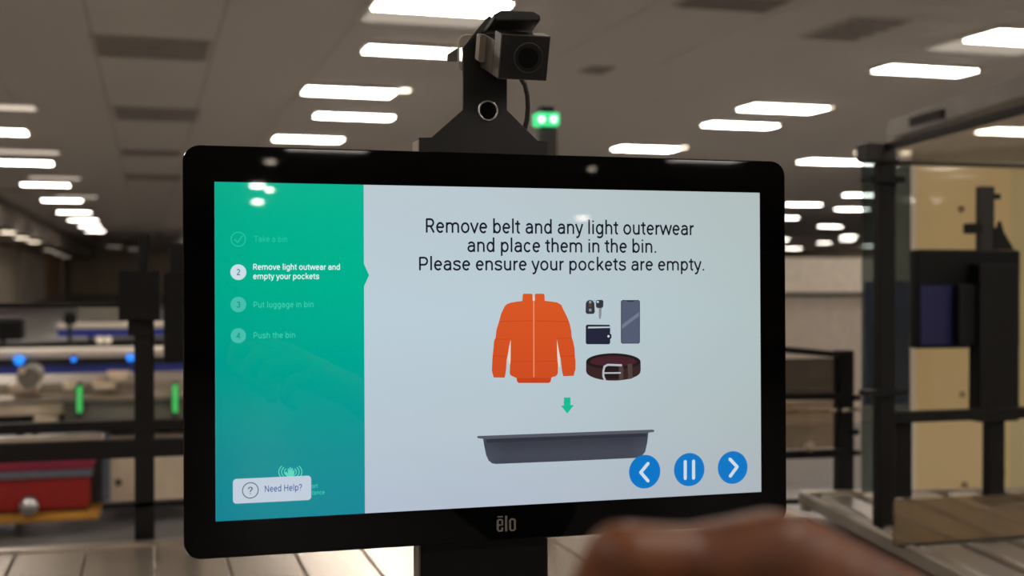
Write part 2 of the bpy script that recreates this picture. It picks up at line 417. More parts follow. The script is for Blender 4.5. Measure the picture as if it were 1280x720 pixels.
for x in (-3.1, xr - .03): obj('foot_post', box((x, PY + .005, 0), (x + .03, PY + .03, TZ)), black, part)
b1 = thing('control_box', 'black control box with short mast on top of the left partition post', 'control box', onY(174, 400, PY - .02), 'black boxes on the partition')
obj('housing', pbox(148, 338, 200, 401, PY - .03, .09), blackpl, b1, bevel=.004)
obj('mast', pbox(173, 293, 185, 340, PY, .03), black, b1)
obj('bracket', pbox(160, 400, 193, 420, PY - .005, .05), black, b1)
b2 = thing('control_box', 'black control box half hidden behind the left edge of the screen', 'control box', onY(222, 450, PY - .02), 'black boxes on the partition')
obj('housing', pbox(205, 340, 250, 452, PY - .03, .09), blackpl, b2, bevel=.004)
obj('mast', pbox(212, 305, 240, 341, PY, .03), black, b2)

# ------------------------------------------------------------------ background lanes seen through the partition (left)
L2 = 7.4
cart = thing('red_cart', 'low red and purple cart with a yellow bumper under the left conveyor', 'cart', onY(40, 655, L2))
obj('body', pbox(-60, 597, 112, 640, L2, .5), red, cart, bevel=.02)
obj('top_panel', pbox(-60, 571, 118, 590, L2 - .01, .5), purple, cart, bevel=.015)
obj('stripe', pbox(-60, 590, 115, 598, L2 - .015, .5), greyblue, cart)
obj('lid', pbox(-60, 560, 126, 571, L2 - .01, .52), bluep, cart)
obj('skirt', pbox(-60, 638, 110, 648, L2 + .02, .45), darkgrey, cart)
obj('bumper', pbox(-60, 645, 124, 654, L2 - .06, .62), amber, cart, bevel=.01)
kb = thing('chrome_knob', 'shiny round steel knob in front of the red cart', 'knob', onY(36, 632, L2 - .1))
p = onY(36, 632, L2 - .1)
obj('knob_head', ball(p, .058), chrome, kb, smooth=True)
obj('knob_stem', tube([p, p + Vector((0, .1, 0))], .015), steelrail, kb)
cab = thing('scanner_cabinet', 'beige machine cabinet with a blue-grey edge right of the red cart', 'cabinet', onY(180, 632, L2 + .3))
obj('cabinet_body', pbox(128, 543, 290, 626, L2 + .25, .7), beige, cab, bevel=.01)
obj('edge_frame', pbox(127, 540, 138, 626, L2 + .23, .3), greyblue, cab)
obj('plinth', pbox(128, 626, 292, 634, L2 + .28, .6), black, cab)
obj('latch', tube([onY(148, 603, L2 + .24), onY(148, 603, L2 + .26)], .02), darkgrey, cab)
obj('side_panel', pbox(116, 560, 128, 628, L2 + .2, .5), darkgrey, cab)
def lane_conv(label, Y, pieces, base_py, px0=-80, px1=300):
    t = thing('conveyor', label, 'conveyor', onY(100, base_py, Y), 'conveyors of the lanes behind')
    for nm, a, b, c, d, m, dy, off in pieces: obj(nm, pbox(a, b, c, d, Y + off, dy), m, t, bevel=.01)
    return t
c1 = lane_conv('beige and steel conveyor with green light bars behind the left partition', L2 + .15, (
    ('side_panel', -80, 503, 80, 521, beige, .5, 0), ('side_panel', 80, 500, 300, 524, mat('grey_panel', (128, 124, 116), .4), .5, .02),
    ('top_rail', -80, 496, 300, 502, steelrail, .3, -.02), ('underbelly', -80, 522, 300, 541, darkgrey, .5, .05),
    ('motor_box', 42, 520, 72, 534, beige, .2, -.05), ('hood', -80, 478, 300, 497, mat('hood_grey', (170, 158, 142), .35, .4), .8, .35),
    ('leg', 20, 540, 30, 645, darkgrey, .06, .46)), 650)
grn = glow('green_light', (70, 190, 95), 1.0)
for k, (px, w) in enumerate(((99, 'left'), (219, 'next to the screen edge'))):
    g1 = thing('light_bar', 'vertical green light bar on the rear conveyor, ' + ('the left one below the blue glow' if k == 0 else 'the one beside the screen edge'), 'light', onY(px, 520, L2), 'green light bars')
    obj('lens', pbox(px - 3.2, 483 - 2 * k, px + 3.2, 516, L2 + .05, .04), grn, g1, bevel=.008)
    obj('holder', pbox(px - 4, 478, px + 4, 522, L2 + .09, .05), darkgrey, g1)
bins_m = mat('pale_tray', (235, 215, 190), .35)
for k, (a, b, c, d) in enumerate(((10, 483, 46, 492), (114, 479, 146, 488), (132, 468, 162, 478), (78, 481, 94, 489))):
    w = ('the leftmost', 'below the highest tray', 'the highest, by the partition post', 'just left of the green bar')[k]
    t = thing('tray', 'pale plastic tray on the rear conveyor, ' + w, 'tray', onY((a + c) / 2, d, L2 + .1), 'pale trays on the rear conveyor')
    q0 = onY(a, d, L2 + .1); q1 = onY(c, b, L2 + .1)
    bm = box((q0.x, L2 + .1, q0.z), (q1.x, L2 + .45, q0.z + .006))
    for aa, bb in (((q0.x, L2 + .1), (q1.x, L2 + .11)), ((q0.x, L2 + .44), (q1.x, L2 + .45)), ((q0.x, L2 + .1), (q0.x + .01, L2 + .45)), ((q1.x - .01, L2 + .1), (q1.x, L2 + .45))):
        box((aa[0], aa[1], q0.z), (bb[0], bb[1], q1.z), bm)
    obj('tray_shell', bm, bins_m, t)
# round grey reflection, built here as a solid drum
p = onY(35, 472, 7.3)
obj('round_reflection', tube([p, p + Vector((0, .35, 0))], .06, 24), mat('reflection_grey', (120, 112, 102), .5), c1, bevel=.01)
obj('reflection_cap', tube([p + Vector((-.03, -.02, .04)), p + Vector((-.03, 0, .04))], .02, 12), beige, c1)
L3 = 10.5
bglow = mat('blue_panel_glow', (58, 74, 170), .35)  # blue panels, brightened to carry the lamps' reflected glow
c2 = lane_conv('conveyor with pale top strip and blue side panels with painted glow, with blue signal lamps', L3, (
    ('top_rail', -80, 438, 300, 447, palewall, .5, 0), ('side_panel', -80, 455, 300, 468, bglow, .4, .05),
    ('underbelly', -80, 447, 300, 456, darkgrey, .4, .03), ('lower_panel', -80, 468, 300, 482, mat('lane_grey', (120, 116, 110), .5), .5, .06),
    ('leg', 40, 482, 48, 575, darkgrey, .06, .25), ('leg', 250, 482, 258, 575, darkgrey, .06, .25)), 576)
blue_e = glow('blue_lamp_glow', (40, 135, 255), 1.6)
for k, (px, py, w, wd) in enumerate(((24, 450, 'leftmost', 1.3), (92, 449, 'middle', .7), (163, 447, 'beside the partition post', 1.0))):
    p = onY(px, py, L3 - .06)
    t = thing('signal_lamp', 'small glowing blue signal lamp on the rear conveyor, ' + w, 'lamp', p, 'blue lamps on the rear conveyor')
    obj('lens', ball(p, .03 * wd), blue_e, t, smooth=True)
    obj('socket', tube([p + Vector((0, .02, 0)), p + Vector((0, .06, 0))], .03), black, t)
L4 = 14.0
c3 = lane_conv('farthest conveyor with a blue side strip and pale rail behind the left partition', L4, (
    ('top_rail', 70, 404, 300, 410, palewall, .5, 0), ('side_panel', 72, 410, 300, 420, bglow, .4, .02),
    ('underbelly', -80, 426, 300, 438, darkgrey, .4, .3), ('scanner_hood', 98, 381, 152, 405, mat('hood_dim', (120, 116, 108), .5), .8, .3),
    ('leg', 110, 420, 116, 505, darkgrey, .06, .2), ('leg', 280, 420, 286, 505, darkgrey, .06, .2)), 508)
for k, (a, b, c, d, w) in enumerate(((79, 392, 95, 406, 'small one near the blue strip'), (-20, 400, 28, 426, 'larger one at the left edge'))):
    t = thing('equipment_case', 'black equipment case on the far lane, ' + w, 'case', onY((a + c) / 2, d, 12.5), 'black cases on the far lane')
    obj('case_body', pbox(a, b, c, d, 12.5, .3), blackpl, t, bevel=.02)
    obj('case_lid', pbox(a + 2, b - 3, c - 2, b, 12.52, .25), darkgrey, t)
    p = onY((a + c) / 2, d, 12.6); obj('stand', box((p.x - .02, 12.6, 0), (p.x + .02, 12.64, p.z)), darkgrey, t)
for k, px in enumerate((125, 135)):
    p = onY(px, 425, 12.8)
    t = thing('spot_lamp', 'small pale spot lamp on the far lane, %s one of two' % ('left', 'right')[k], 'lamp', p, 'pair of pale spot lamps')
    obj('lens', ball(p, .034), glow('pale_spot', (210, 190, 165), 1.2), t, smooth=True)
    obj('socket', tube([p + Vector((0, .02, 0)), p + Vector((0, .08, 0))], .034), darkgrey, t)
    obj('stand', box((p.x - .01, p.y + .03, 0), (p.x + .01, p.y + .05, p.z)), darkgrey, t)

# ------------------------------------------------------------------ signal tower behind the screen
st = thing('signal_tower', 'slim dark signal tower with a lit green lamp above the screen', 'signal light', onY(686, 560, 2.75))
obj('pole', box((onY(676, 300, 2.75).x, 2.75, 0), (onY(697, 300, 2.75).x, 2.78, onY(686, 158, 2.75).z)), darkgrey, st, bevel=.004)
gl = glow('green_tower_glow', (75, 225, 140), 1.2)
q0 = onY(670, 157, 2.745); q1 = onY(699, 141, 2.745)
obj('green_lens', box((q0.x, 2.735, q0.z), (q1.x, 2.78, q1.z)), gl, st, bevel=.006)
for px in (677, 692): obj('lamp_bulb', ball(onY(px, 149, 2.735), .008), glow('tower_hot', (215, 255, 235), 2.5), st, smooth=True)
obj('cap', pbox(677, 133, 693, 141, 2.75, .03), black, st)

# ------------------------------------------------------------------ far right background
fw = thing('low_wall', 'long pale low wall with a dark band seen right of the screen', 'wall', onY(1030, 540, 11.0))
obj('wall_panel', pbox(900, 371, 1100, 545, 11.0, .2), mat('wall_below_wash', (206, 192, 178), .7), fw)  # greyer lower wall, outside the painted lamp wash
obj('upper_panel', pbox(900, 322, 1100, 366, 11.0, .2), mat('wall_lamp_wash', (246, 234, 216), .6), fw)  # brighter top of the wall: lamp wash painted into the colour
obj('band_backing', pbox(900, 365, 1100, 372, 11.02, .1), darkgrey, fw)
obj('band', pbox(900, 366, 1100, 371, 10.97, .02), darkgrey, fw)
rl = thing('handrail', 'black handrail with three rails and a post right of the screen', 'railing', onY(1058, 640, PY))
RY = 2.85
obj('post', box((onY(1050, 540, RY).x, RY, TZ - .03), (onY(1068, 540, RY).x, RY + .035, onY(1060, 438, RY).z)), black, rl, bevel=.003)
xL = onY(880, 500, RY).x
obj('top_rail', bar(onY(880, 428, RY), onY(1056, 444, RY), .02, .016), black, rl)
obj('rail', bar(onY(880, 497, RY), onY(1052, 495, RY), .02, .018), black, rl)
obj('rail', bar(onY(880, 572, RY), onY(1052, 566, RY), .02, .02), black, rl)
obj('rail', bar(onY(880, 630, RY), onY(1080, 624, RY), .02, .012), black, rl)
for px, py in ((1068, 497), (1068, 566), (1066, 540)): obj('clamp', tube([onY(px - 2, py, RY), onY(px + 6, py, RY)], .008), black, rl)
smoke = clear('smoked_glass', (0.42, 0.40, 0.38), .10, (90, 84, 78))
obj('smoked_pane', box(onY(880, 497, RY + .015), onY(1052, 447, RY + .018)), smoke, rl)
obj('lower_pane', box(onY(880, 566, RY + .015), onY(1052, 500, RY + .018)), clear('brown_glass', (0.75, 0.68, 0.6), .08, (120, 105, 90)), rl)
cb = obj('cable', tube([onY(900, 519, 2.9), onY(1000, 514, 2.9), onY(1050, 513, 2.86), onY(1098, 511, 2.75)], .004, 8), steelrail)
cb['label'] = 'thin pale cable strung past the handrail post'; cb['category'] = 'cable'
fl = thing('door_knob', 'small round beige knob below the lowest handrail pane', 'knob', onY(1012, 557, RY))
p = onY(1012, 558, RY - .012); obj('knob_head', ball(p, .014), beige, fl, smooth=True); obj('knob_stem', tube([p, p + Vector((0, .02, 0))], .006), darkgrey, fl)
tc = thing('side_stand', 'small dark stand with a bright rim behind the lower right screen corner', 'stand', (1.33, 2.45, 0))
obj('stand_leg', box((1.30, 2.43, 0), (1.35, 2.48, TZ + .004)), darkgrey, tc)
obj('tray_body', box((1.25, 2.35, TZ + .003), (onY(1017, 638, 2.35).x, 2.55, TZ + .022)), black, tc)
obj('bright_rim', box((1.25, 2.40, TZ + .022), (onY(1012, 630, 2.4).x, 2.56, TZ + .03)), steelrail, tc, bevel=.003)

# ------------------------------------------------------------------ glass gate on the right
GY = 2.42
gt = thing('glass_gate', 'tall black framed glass gate standing at the conveyor on the right', 'gate', onY(1109, 665, GY))
obj('post', pbox(1100, 186, 1120, 661, GY, .03), black, gt, bevel=.003)
obj('cross_rail', box((onY(1118, 520, GY).x, GY, onY(1118, 529, GY).z), (onY(1330, 520, GY).x, GY + .03, onY(1118, 516, GY).z)), black, gt)
obj('top_clamp', pbox(1085, 178, 1120, 202, GY - .01, .05), darkgrey, gt, bevel=.004)
obj('clamp', pbox(1088, 220, 1132, 228, GY - .01, .04), black, gt)
obj('clamp', pbox(1086, 488, 1134, 495, GY - .01, .04), black, gt)
obj('top_rail', bar(at(1086, 190, 2.85), at(1330, 123, 2.1), .012, .014), black, gt)
obj('rear_rail', bar(at(1120, 203, 2.8), at(1330, 209, 3.3), .012, .011), black, gt)
fin = clear('green_grey_glass', (0.50, 0.56, 0.56), .22, (92, 98, 92))
obj('side_pane', pbox(1079, 196, 1138, 615, 2.62, .008), fin, gt)
topglass = clear('clear_glass', (0.98, 0.97, 0.94), .02, (190, 175, 150))
veil = clear('milky_glass', (0.94, 0.92, 0.87), .28, (225, 212, 190))
def pane(name, pts, m):
    bm = bmesh.new(); bm.faces.new([bm.verts.new(p) for p in pts])
    r = bmesh.ops.extrude_face_region(bm, geom=bm.faces[:]); bmesh.ops.translate(bm, vec=(0, .005, 0), verts=[v for v in r['geom'] if isinstance(v, bmesh.types.BMVert)])
    obj(name, bm, m, gt)
pane('large_pane', (at(1122, 206, 3.1), at(1330, 212, 3.35), at(1330, 515, 3.35), at(1122, 519, 3.1)), topglass)
pane('upper_pane', (at(1122, 182, 2.8), at(1330, 124, 2.3), at(1330, 207, 2.3), at(1122, 202, 2.8)), veil)
obj('kick_plate', pbox(1118, 527, 1140, 622, GY + .03, .03), black, gt)
guard = clear('hazy_acrylic', (0.66, 0.58, 0.47), .2, (165, 146, 120))
ag = thing('acrylic_guard', 'low hazy acrylic guard panel standing on the lower right conveyor', 'guard panel', onY(1180, 680, 2.2))
a = onY(1118, 626, 2.2); b = onY(1140, 683, 2.2); e = onY(1330, 640, 2.2)
obj('acrylic_pane', box((a.x, 2.2, TZ + .004), (e.x, 2.206, a.z)), guard, ag)
obj('edge_strip', box((a.x + .01, 2.198, TZ + .002), (e.x, 2.208, TZ + .008)), darkgrey, ag)
bl = thing('blue_reflection', 'upright blue banner standing in for a reflection in the gate side pane', 'sheet', onY(1110, 620, 2.9))  # blue reflection in the side pane, built as a sheet behind it
obj('reflection_sheet', pbox(1083, 352, 1137, 506, 2.9, .01), mat('reflection_blue', (58, 66, 150), .8), bl)
obj('sheet_pole', box((onY(1108, 400, 2.92).x, 2.915, 0), (onY(1112, 400, 2.92).x, 2.93, onY(1110, 352, 2.92).z)), darkgrey, bl)
yc = thing('scanner_housing', 'tall yellow-beige scanner housing behind the gate on the right', 'scanner', onY(1200, 900, 3.6))
obj('front_panel', box((onY(1141, 400, 3.6).x, 3.6, 0.0), (onY(1263, 400, 3.6).x, 3.7, onY(1200, 206, 3.6).z)), yellowm, yc)
obj('front_panel', box((onY(1264.5, 400, 3.6).x, 3.605, 0.0), (onY(1400, 400, 3.6).x, 3.7, onY(1200, 206, 3.6).z)), mat('olive_beige_panel', (222, 206, 156), .5, 0, .04, 2), yc)
obj('corner_trim', box((onY(1135, 400, 3.6).x, 3.58, 0.0), (onY(1141, 400, 3.6).x, 3.7, onY(1200, 208, 3.6).z)), palewall, yc)
for px, py in ((1202, 261), (1203, 493), (1206, 606)): obj('bolt_head', tube([onY(px, py, 3.6), onY(px, py, 3.59)], .01, 12), mat('bolt_tan', (150, 128, 92), .5), yc)
ob = thing('overhead_beam', 'grey overhead duct beam sloping across the upper right corner', 'beam', at(1140, 162, 5.0))
obj('duct', bar(at(1138, 163, 5.2), at(1330, 102, 3.9), .2, .072), mat('duct_grey', (112, 106, 99), .6), ob)
obj('bright_lip', bar(at(1232, 119, 4.45), at(1330, 88, 3.85), .03, .02), palewall, ob)
obj('vent_slot', bar(at(1139, 153, 4.7), at(1179, 142, 4.5), .02, .035), black, ob)
for k, (px, py) in enumerate(((1075, 190), (1132, 190), (1093, 242))):
    p = onz(px, py, CEIL)
    downlight(p.x, p.y, CEIL, (.10, .10, .14)[k], 'round ceiling downlight by the glass gate, ' + ('left of the post top', 'right of the post top', 'lower, close behind the post')[k], 'downlights near the gate', warm)

# second kiosk screen, seen behind the gate
ks = thing('kiosk_screen', 'black kiosk screen with camera mast behind the glass gate at right', 'monitor', onY(1240, 640, 2.55))
KY = 2.62
obj('screen_housing', pbox(1147, 312, 1276, 435, KY, .035), blackpl, ks, bevel=.006)
obj('blue_panel', pbox(1151, 357, 1196, 431, KY - .004, .004), mat('dark_blue_gloss', (40, 42, 84), .3), ks)
obj('rear_cover', pbox(1199, 355, 1240, 432, KY - .03, .03), black, ks, bevel=.005)
obj('mount_column', pbox(1225, 330, 1275, 527, KY - .045, .045), black, ks, bevel=.004)
obj('upper_mast', pbox(1226, 233, 1243, 314, KY, .02), darkgrey, ks)
obj('mast_clip', pbox(1242, 242, 1251, 249, KY, .015), black, ks)
obj('side_camera', pbox(1213, 279, 1230, 292, KY - .01, .03), black, ks, bevel=.003)
A = [onY(x, y, KY) for x, y in ((1241, 312), (1241, 283), (1247, 287), (1251, 276), (1255, 290), (1268, 312))]
obj('gusset', prism([(p.x, p.z) for p in A], KY, KY + .01), black, ks)
obj('lower_post', box((onY(1228, 560, KY).x, KY - .03, onY(1236, 622, KY).z), (onY(1246, 560, KY).x, KY, onY(1236, 525, KY).z)), black, ks)
obj('foot_tube', tube([onY(1240, 596, KY - .01), onY(1243, 612, KY - .012), onY(1252, 619, KY - .02), onY(1275, 624, KY - .03), onY(1330, 634, KY - .06)], .010, 10), black, ks, smooth=True)
obj('foot_plate', box((onY(1222, 560, KY).x, KY - .05, TZ), (onY(1250, 560, KY).x, KY + .02, onY(1236, 620, KY).z)), darkgrey, ks)
obj('hinge', tube([onY(1246, 591, KY - .02), onY(1254, 591, KY - .02)], .008), black, ks)

# ================================================================== the main screen
MM = Matrix.Translation((0.28855, 1.00664, EYE - 0.05813)) @ Euler((math.radians(-.7825), math.radians(-.0461), math.radians(-.0121)), 'XYZ').to_matrix().to_4x4()
MI = MM.inverted(); MO = MI @ EYEV
def S(px, py, y=0.0):
    """view point -> (x, z) on the screen plane, in the screen's own frame"""
    d = MI.to_3x3() @ ray(px, py); t = (y - MO.y) / d.y; p = MO + d * t
    return (p.x, p.z)
u0 = S(229, 440)[0]; u1 = S(983.5, 420)[0]; v1 = S(600, 190.8)[1]; v0 = S(500, 684.5)[1]
mon = thing('touch_monitor', 'black touchscreen monitor showing packing instructions beside an orange jacket picture', 'monitor', (.29, 1.03, TZ))
glossb = mat('gloss_black_glass', (7, 6, 6), 0.02, 0, .02, spec=.22)
bm = prism(rrect(u0, v0, u1, v1, .0135, 8), 0.0015, .006)
obj('front_glass', bm, glossb, mon, xf=MM, bevel=.0012)
obj('rear_shell', prism(rrect(u0 + .001, v0 + .001, u1 - .001, v1 - .001, .0125, 8), .006, .036), blackpl, mon, xf=MM, bevel=.003)
nx0, nx1 = S(526, 700, .036)[0], S(686.5, 700, .036)[0]
zt = (MI @ Vector((.29, 1.03, TZ))).z
obj('stand_neck', box((nx0, .038, zt + .010), (nx1, .062, v0 + .10)), blackpl, mon, xf=MM, bevel=.002)
obj('neck_side', box((nx0 - .0012, .039, zt + .010), (nx0 + .0005, .061, v0 + .02)), mat('neck_grey', (110, 104, 96), .4, .3), mon, xf=MM)
obj('stand_base', box((nx0 - .07, -.04, zt + .001), (nx1 + .07, .15, zt + .012)), darkgrey, mon, xf=MM, bevel=.003)
# picture on the screen: thin layers
H2, W2 = .134, .238
white_m = glow_ramp('display_white', [(0, (178, 189, 204)), (.25, (182, 197, 206)), (.6, (186, 204, 213)), (1, (186, 200, 206))], [(0, (1.02, 1.02, 1.06)), (.5, (1, 1, 1)), (1, (.90, .89, .82))])
green_m = glow_ramp('display_green', [(0, (8, 132, 148)), (.2, (8, 142, 146)), (.45, (0, 160, 142)), (.7, (0, 174, 140)), (1, (8, 176, 142))], [(0, (.9, .93, .97)), (.3, (1, 1, 1)), (1, (1.0, 1.03, 1.03))])
gx = S(455.5, 440)[0]
scr = obj('display', prism([(-W2, -H2), (W2, -H2), (W2, H2), (-W2, H2)], 0.0006, .0014), white_m, mon, label='lit display with white and green areas', xf=MM)
LAYER = [0]
def art(name, pts, m, lay=1, parent=None, label=None, raw=False):
    q = pts if raw else [S(*p) for p in pts]
    y1 = .0006 - .00015 * lay
    # drop doubled points
    return obj(name, prism(q, y1, y1 + .0001), m, parent or scr, label, xf=MM)
def cpts(px, py, r_px, n=28, sx=1.0):
    c = S(px, py); r = S(px, py - r_px)[1] - c[1]
    return [(c[0] + r * sx * math.cos(2 * math.pi * k / n), c[1] + r * math.sin(2 * math.pi * k / n)) for k in range(n)]
def stroke(name, pts, w_px, m, lay=2, parent=None, rnd=True):
    """thick line through view points, width in view pixels"""
    q = [Vector(S(*p)) for p in pts]; w = (S(pts[0][0], pts[0][1] - w_px / 2)[1] - q[0].y)
    bm = bmesh.new(); y1 = .0006 - .00015 * lay
    for a, b in zip(q, q[1:]):
        d = (b - a).normalized(); n = Vector((-d.y, d.x)) * w
        prism([tuple(a + n), tuple(b + n), tuple(b - n), tuple(a - n)], y1, y1 + .0001, bm)
    if rnd:
        for i, a in enumerate(q): prism([(a.x + w * math.cos(t), a.y + w * math.sin(t)) for t in (math.pi * 2 * k / 14 for k in range(14))], y1 - .00001 * (i + 1), y1 + .0001, bm)
    return obj(name, bm, m, parent or scr, xf=MM)
def arc(cx, cy, rx, ry, a0, a1, n=None):
    n = n or max(4, int(abs(a1 - a0) / 20))
    return [(cx + rx * math.cos(math.radians(a0 + (a1 - a0) * k / n)), cy + ry * math.sin(math.radians(a0 + (a1 - a0) * k / n))) for k in range(n + 1)]
def bowl(cx): return arc(cx, 541, 366, 472, 0, 360)
GL = {   # plain sans-serif letters as centre lines: (advance, lines); capitals are 1456 units high
 'R': (1261, [[(258, 0), (258, 1456)], [(258, 1376), (690, 1376)] + arc(700, 1022, 322, 354, 90, -90) + [(258, 668)], [(700, 660), (1090, 10)]]),
 'P': (1292, [[(258, 0), (258, 1456)], [(258, 1376), (740, 1376)] + arc(740, 990, 352, 386, 90, -90) + [(258, 604)]]),
 'T': (1222, [[(40, 1376), (1182, 1376)], [(611, 0), (611, 1376)]]),
 'N': (1460, [[(258, 0), (258, 1456)], [(258, 1400), (1202, 56)], [(1202, 0), (1202, 1456)]]),
 'H': (1460, [[(258, 0), (258, 1456)], [(1202, 0), (1202, 1456)], [(258, 750), (1202, 750)]]),
 'e': (1086, [[(190, 566), (925, 566)], arc(555, 541, 372, 472, 2, 318)]),
 'm': (1795, [[(228, 0), (228, 1082)]] + [arc(x, 700, 334, 304, 180, 0) + [(x + 334, 0)] for x in (562, 1232)]),
 'o': (1168, [arc(584, 541, 402, 472, 0, 360)]), 'v': (992, [[(70, 1082), (496, 50), (922, 1082)]]),
 'b': (1149, [[(228, 0), (228, 1560)], bowl(596)]), 'd': (1155, [[(927, 0), (927, 1560)], bowl(559)]),
 'p': (1149, [[(228, -416), (228, 1082)], bowl(596)]), 'g': (1149, [[(921, 1082), (921, -20)] + arc(550, -20, 371, 320, 0, -140), bowl(553)]),
 'l': (497, [[(248, 0), (248, 1560)]]), 'i': (497, [[(248, 0), (248, 1082)], [(248, 1290), (248, 1450)]]),
 't': (669, [[(318, 1345), (318, 290)] + arc(530, 290, 212, 222, 180, 280), [(15, 1012), (610, 1012)]]),
 'a': (1114, [arc(550, 722, 338, 290, 160, 0) + [(888, 0)], [(888, 628), (560, 628)] + arc(510, 348, 320, 280, 90, 270) + [(660, 90), (888, 300)]]),
 'n': (1130, [[(228, 0), (228, 1082)], arc(565, 690, 337, 314, 180, 0) + [(902, 0)]]),
 'h': (1128, [[(228, 0), (228, 1560)], arc(565, 690, 337, 314, 180, 0) + [(902, 0)]]),
 'u': (1129, [[(228, 1082), (228, 390)] + arc(560, 390, 332, 320, 180, 360) + [(892, 390)], [(892, 0), (892, 1082)]]),
 'y': (970, [[(70, 1082), (492, 70)], [(900, 1082), (500, -90)] + [(440, -230), (330, -330), (130, -345)]]),
 'r': (694, [[(228, 0), (228, 1082)], arc(600, 640, 372, 352, 180, 82)]),
 'w': (1539, [[(70, 1082), (400, 60), (770, 1030), (1140, 60), (1469, 1082)]]),
 'c': (1072, [arc(555, 541, 372, 472, 38, 322)]), 'k': (1038, [[(228, 0), (228, 1560)], [(870, 1060), (240, 400)], [(460, 640), (930, 20)]]),
 's': (1057, [[(880, 790), (840, 930), (700, 1002), (530, 1012), (350, 990), (215, 900), (200, 790), (240, 690), (370, 610), (600, 550), (790, 480), (880, 380), (880, 260), (800, 140), (650, 80), (510, 68), (330, 90), (200, 170), (150, 300)]]),
 '.': (539, [[(268, 0), (268, 180)]]), ' ': (507, []),
 '?': (967, [[(160, 1090)] + arc(480, 1080, 320, 300, 180, -35) + [(560, 720), (480, 590), (480, 420)], [(480, 10), (480, 180)]]),
 '2': (1150, [arc(575, 1040, 370, 340, 165, -30) + [(200, 80)], [(160, 80), (1050, 80)]]),
 '3': (1150, [arc(560, 1050, 350, 330, 150, -80) , arc(560, 410, 385, 340, 80, -155)]),
 '4': (1150, [[(860, 0), (860, 1420), (90, 420), (1100, 420)]]),
}
def text(name, s, px0, px1, base_py, cap_px, m, lay=2, bold=0.0, parent=None, weight=205):
    lines = []; x = 0
    for ch in s:
        adv, ls = GL[ch]
        for l in ls: lines.append([(x + a, b) for a, b in l])
        x += adv
    if bold: weight = 150 + bold * 5000
    hw = weight / 2
    xs = [p[0] for l in lines for p in l]; mn, mxx = min(xs) - hw, max(xs) + hw
    a = S(px0, base_py); b = S(px1, base_py)
    c = S((px0 + px1) / 2, base_py); cc = S((px0 + px1) / 2, base_py - cap_px)
    kx = (b[0] - a[0]) / (mxx - mn); kz = (cc[1] - c[1]) / 1456
    y1 = .0006 - .00015 * lay
    bm = bmesh.new()
    def T(p): return Vector((a[0] + (p[0] - mn) * kx, y1, c[1] + p[1] * kz))
    for l in lines:
        for i, (p, q) in enumerate(zip(l, l[1:])):
            p, q = Vector(p), Vector(q); d = q - p
            if d.length < 1: continue
            d.normalize(); n = Vector((-d.y, d.x)) * hw
            bm.faces.new([bm.verts.new(T(v)) for v in (p + n, q + n, q - n, p - n)])
            if i: bm.faces.new([bm.verts.new(T((p.x + hw * math.cos(t), p.y + hw * math.sin(t)))) for t in (math.pi * 2 * k / 10 for k in range(10))])
    return obj(name, bm, m, parent or scr, xf=MM)
G = S
tab_ = [S(455.5, 330)[1], S(455.5, 344)[1], S(455.5, 358)[1]]
obj('green_sidebar', prism([(-W2, -H2), (gx, -H2), (gx, tab_[2]), (S(461.5, 344)[0], tab_[1]), (gx, tab_[0]), (gx, H2), (-W2, H2)], .00045, .00055), green_m, scr, 'green sidebar with the list of steps', xf=MM)
ink = glow('ink', (22, 26, 38), 1, gloss=True)
text('headline_text', 'Remove belt and any light outerwear', 532.5, 868.5, 292.3, 17.2, ink, 1)
text('headline_text', 'and place them in the bin.', 584.5, 820.5, 315.4, 16.8, ink, 1)
text('headline_text', 'Please ensure your pockets are empty.', 524, 880.5, 338.0, 16.2, ink, 1)
paleg = glow('pale_letters', (215, 240, 240), 1, gloss=True); faint = glow('faint_letters', (62, 200, 172), 1, gloss=True)
faint2 = glow('fainter_letters', (40, 190, 160), 1, gloss=True)
white_s = glow('white_ink', (205, 222, 232), 1, gloss=True)
text('menu_text', 'Take a bin', 317, 359, 302.5, 7.6, faint2, 2, .01)
text('menu_text', 'Remove light outwear and', 316.5, 425, 337.2, 7.2, paleg, 2, .02)
text('menu_text', 'empty your pockets', 316.5, 399, 348.8, 7.2, paleg, 2, .02)
text('menu_text', 'Put luggage in bin', 317, 392, 384.3, 7.4, faint, 2, .01)
text('menu_text', 'Push the bin', 317, 369, 422.6, 7.4, faint, 2, .01)
def ringart(name, px, py, r, w, m, lay=2, parent=None):
    a = cpts(px, py, r, 32); b = cpts(px, py, r - w, 32); bm = bmesh.new(); y1 = .0006 - .00015 * lay
    for k in range(32):
        j = (k + 1) % 32; prism([a[k], a[j], b[j], b[k]], y1, y1 + .0001, bm)
    return obj(name, bm, m, parent or scr, xf=MM)
ringart('tick_ring', 298, 299, 9.5, 1.4, faint2)
stroke('tick_mark', [(293.5, 299.5), (297, 303), (303, 295)], 1.6, faint2)
art('step_disc', cpts(298, 340.2, 9.8), white_s, 2, raw=True); text('step_number', '2', 295.6, 300.6, 343.8, 7.4, glow('num_teal', (70, 130, 140), 1, gloss=True), 3, .02)
art('step_disc', cpts(298, 380.6, 9.6), glow('disc_green', (70, 190, 172), 1, gloss=True), 2, raw=True); text('step_number', '3', 295.6, 300.4, 384.4, 7.2, glow('num_green', (8, 150, 130), 1, gloss=True), 3, .02)
art('step_disc', cpts(298, 419.6, 9.4), MATS['disc_green'], 2, raw=True); text('step_number', '4', 295.4, 300.6, 423.2, 7.2, MATS['num_green'], 3, .02)
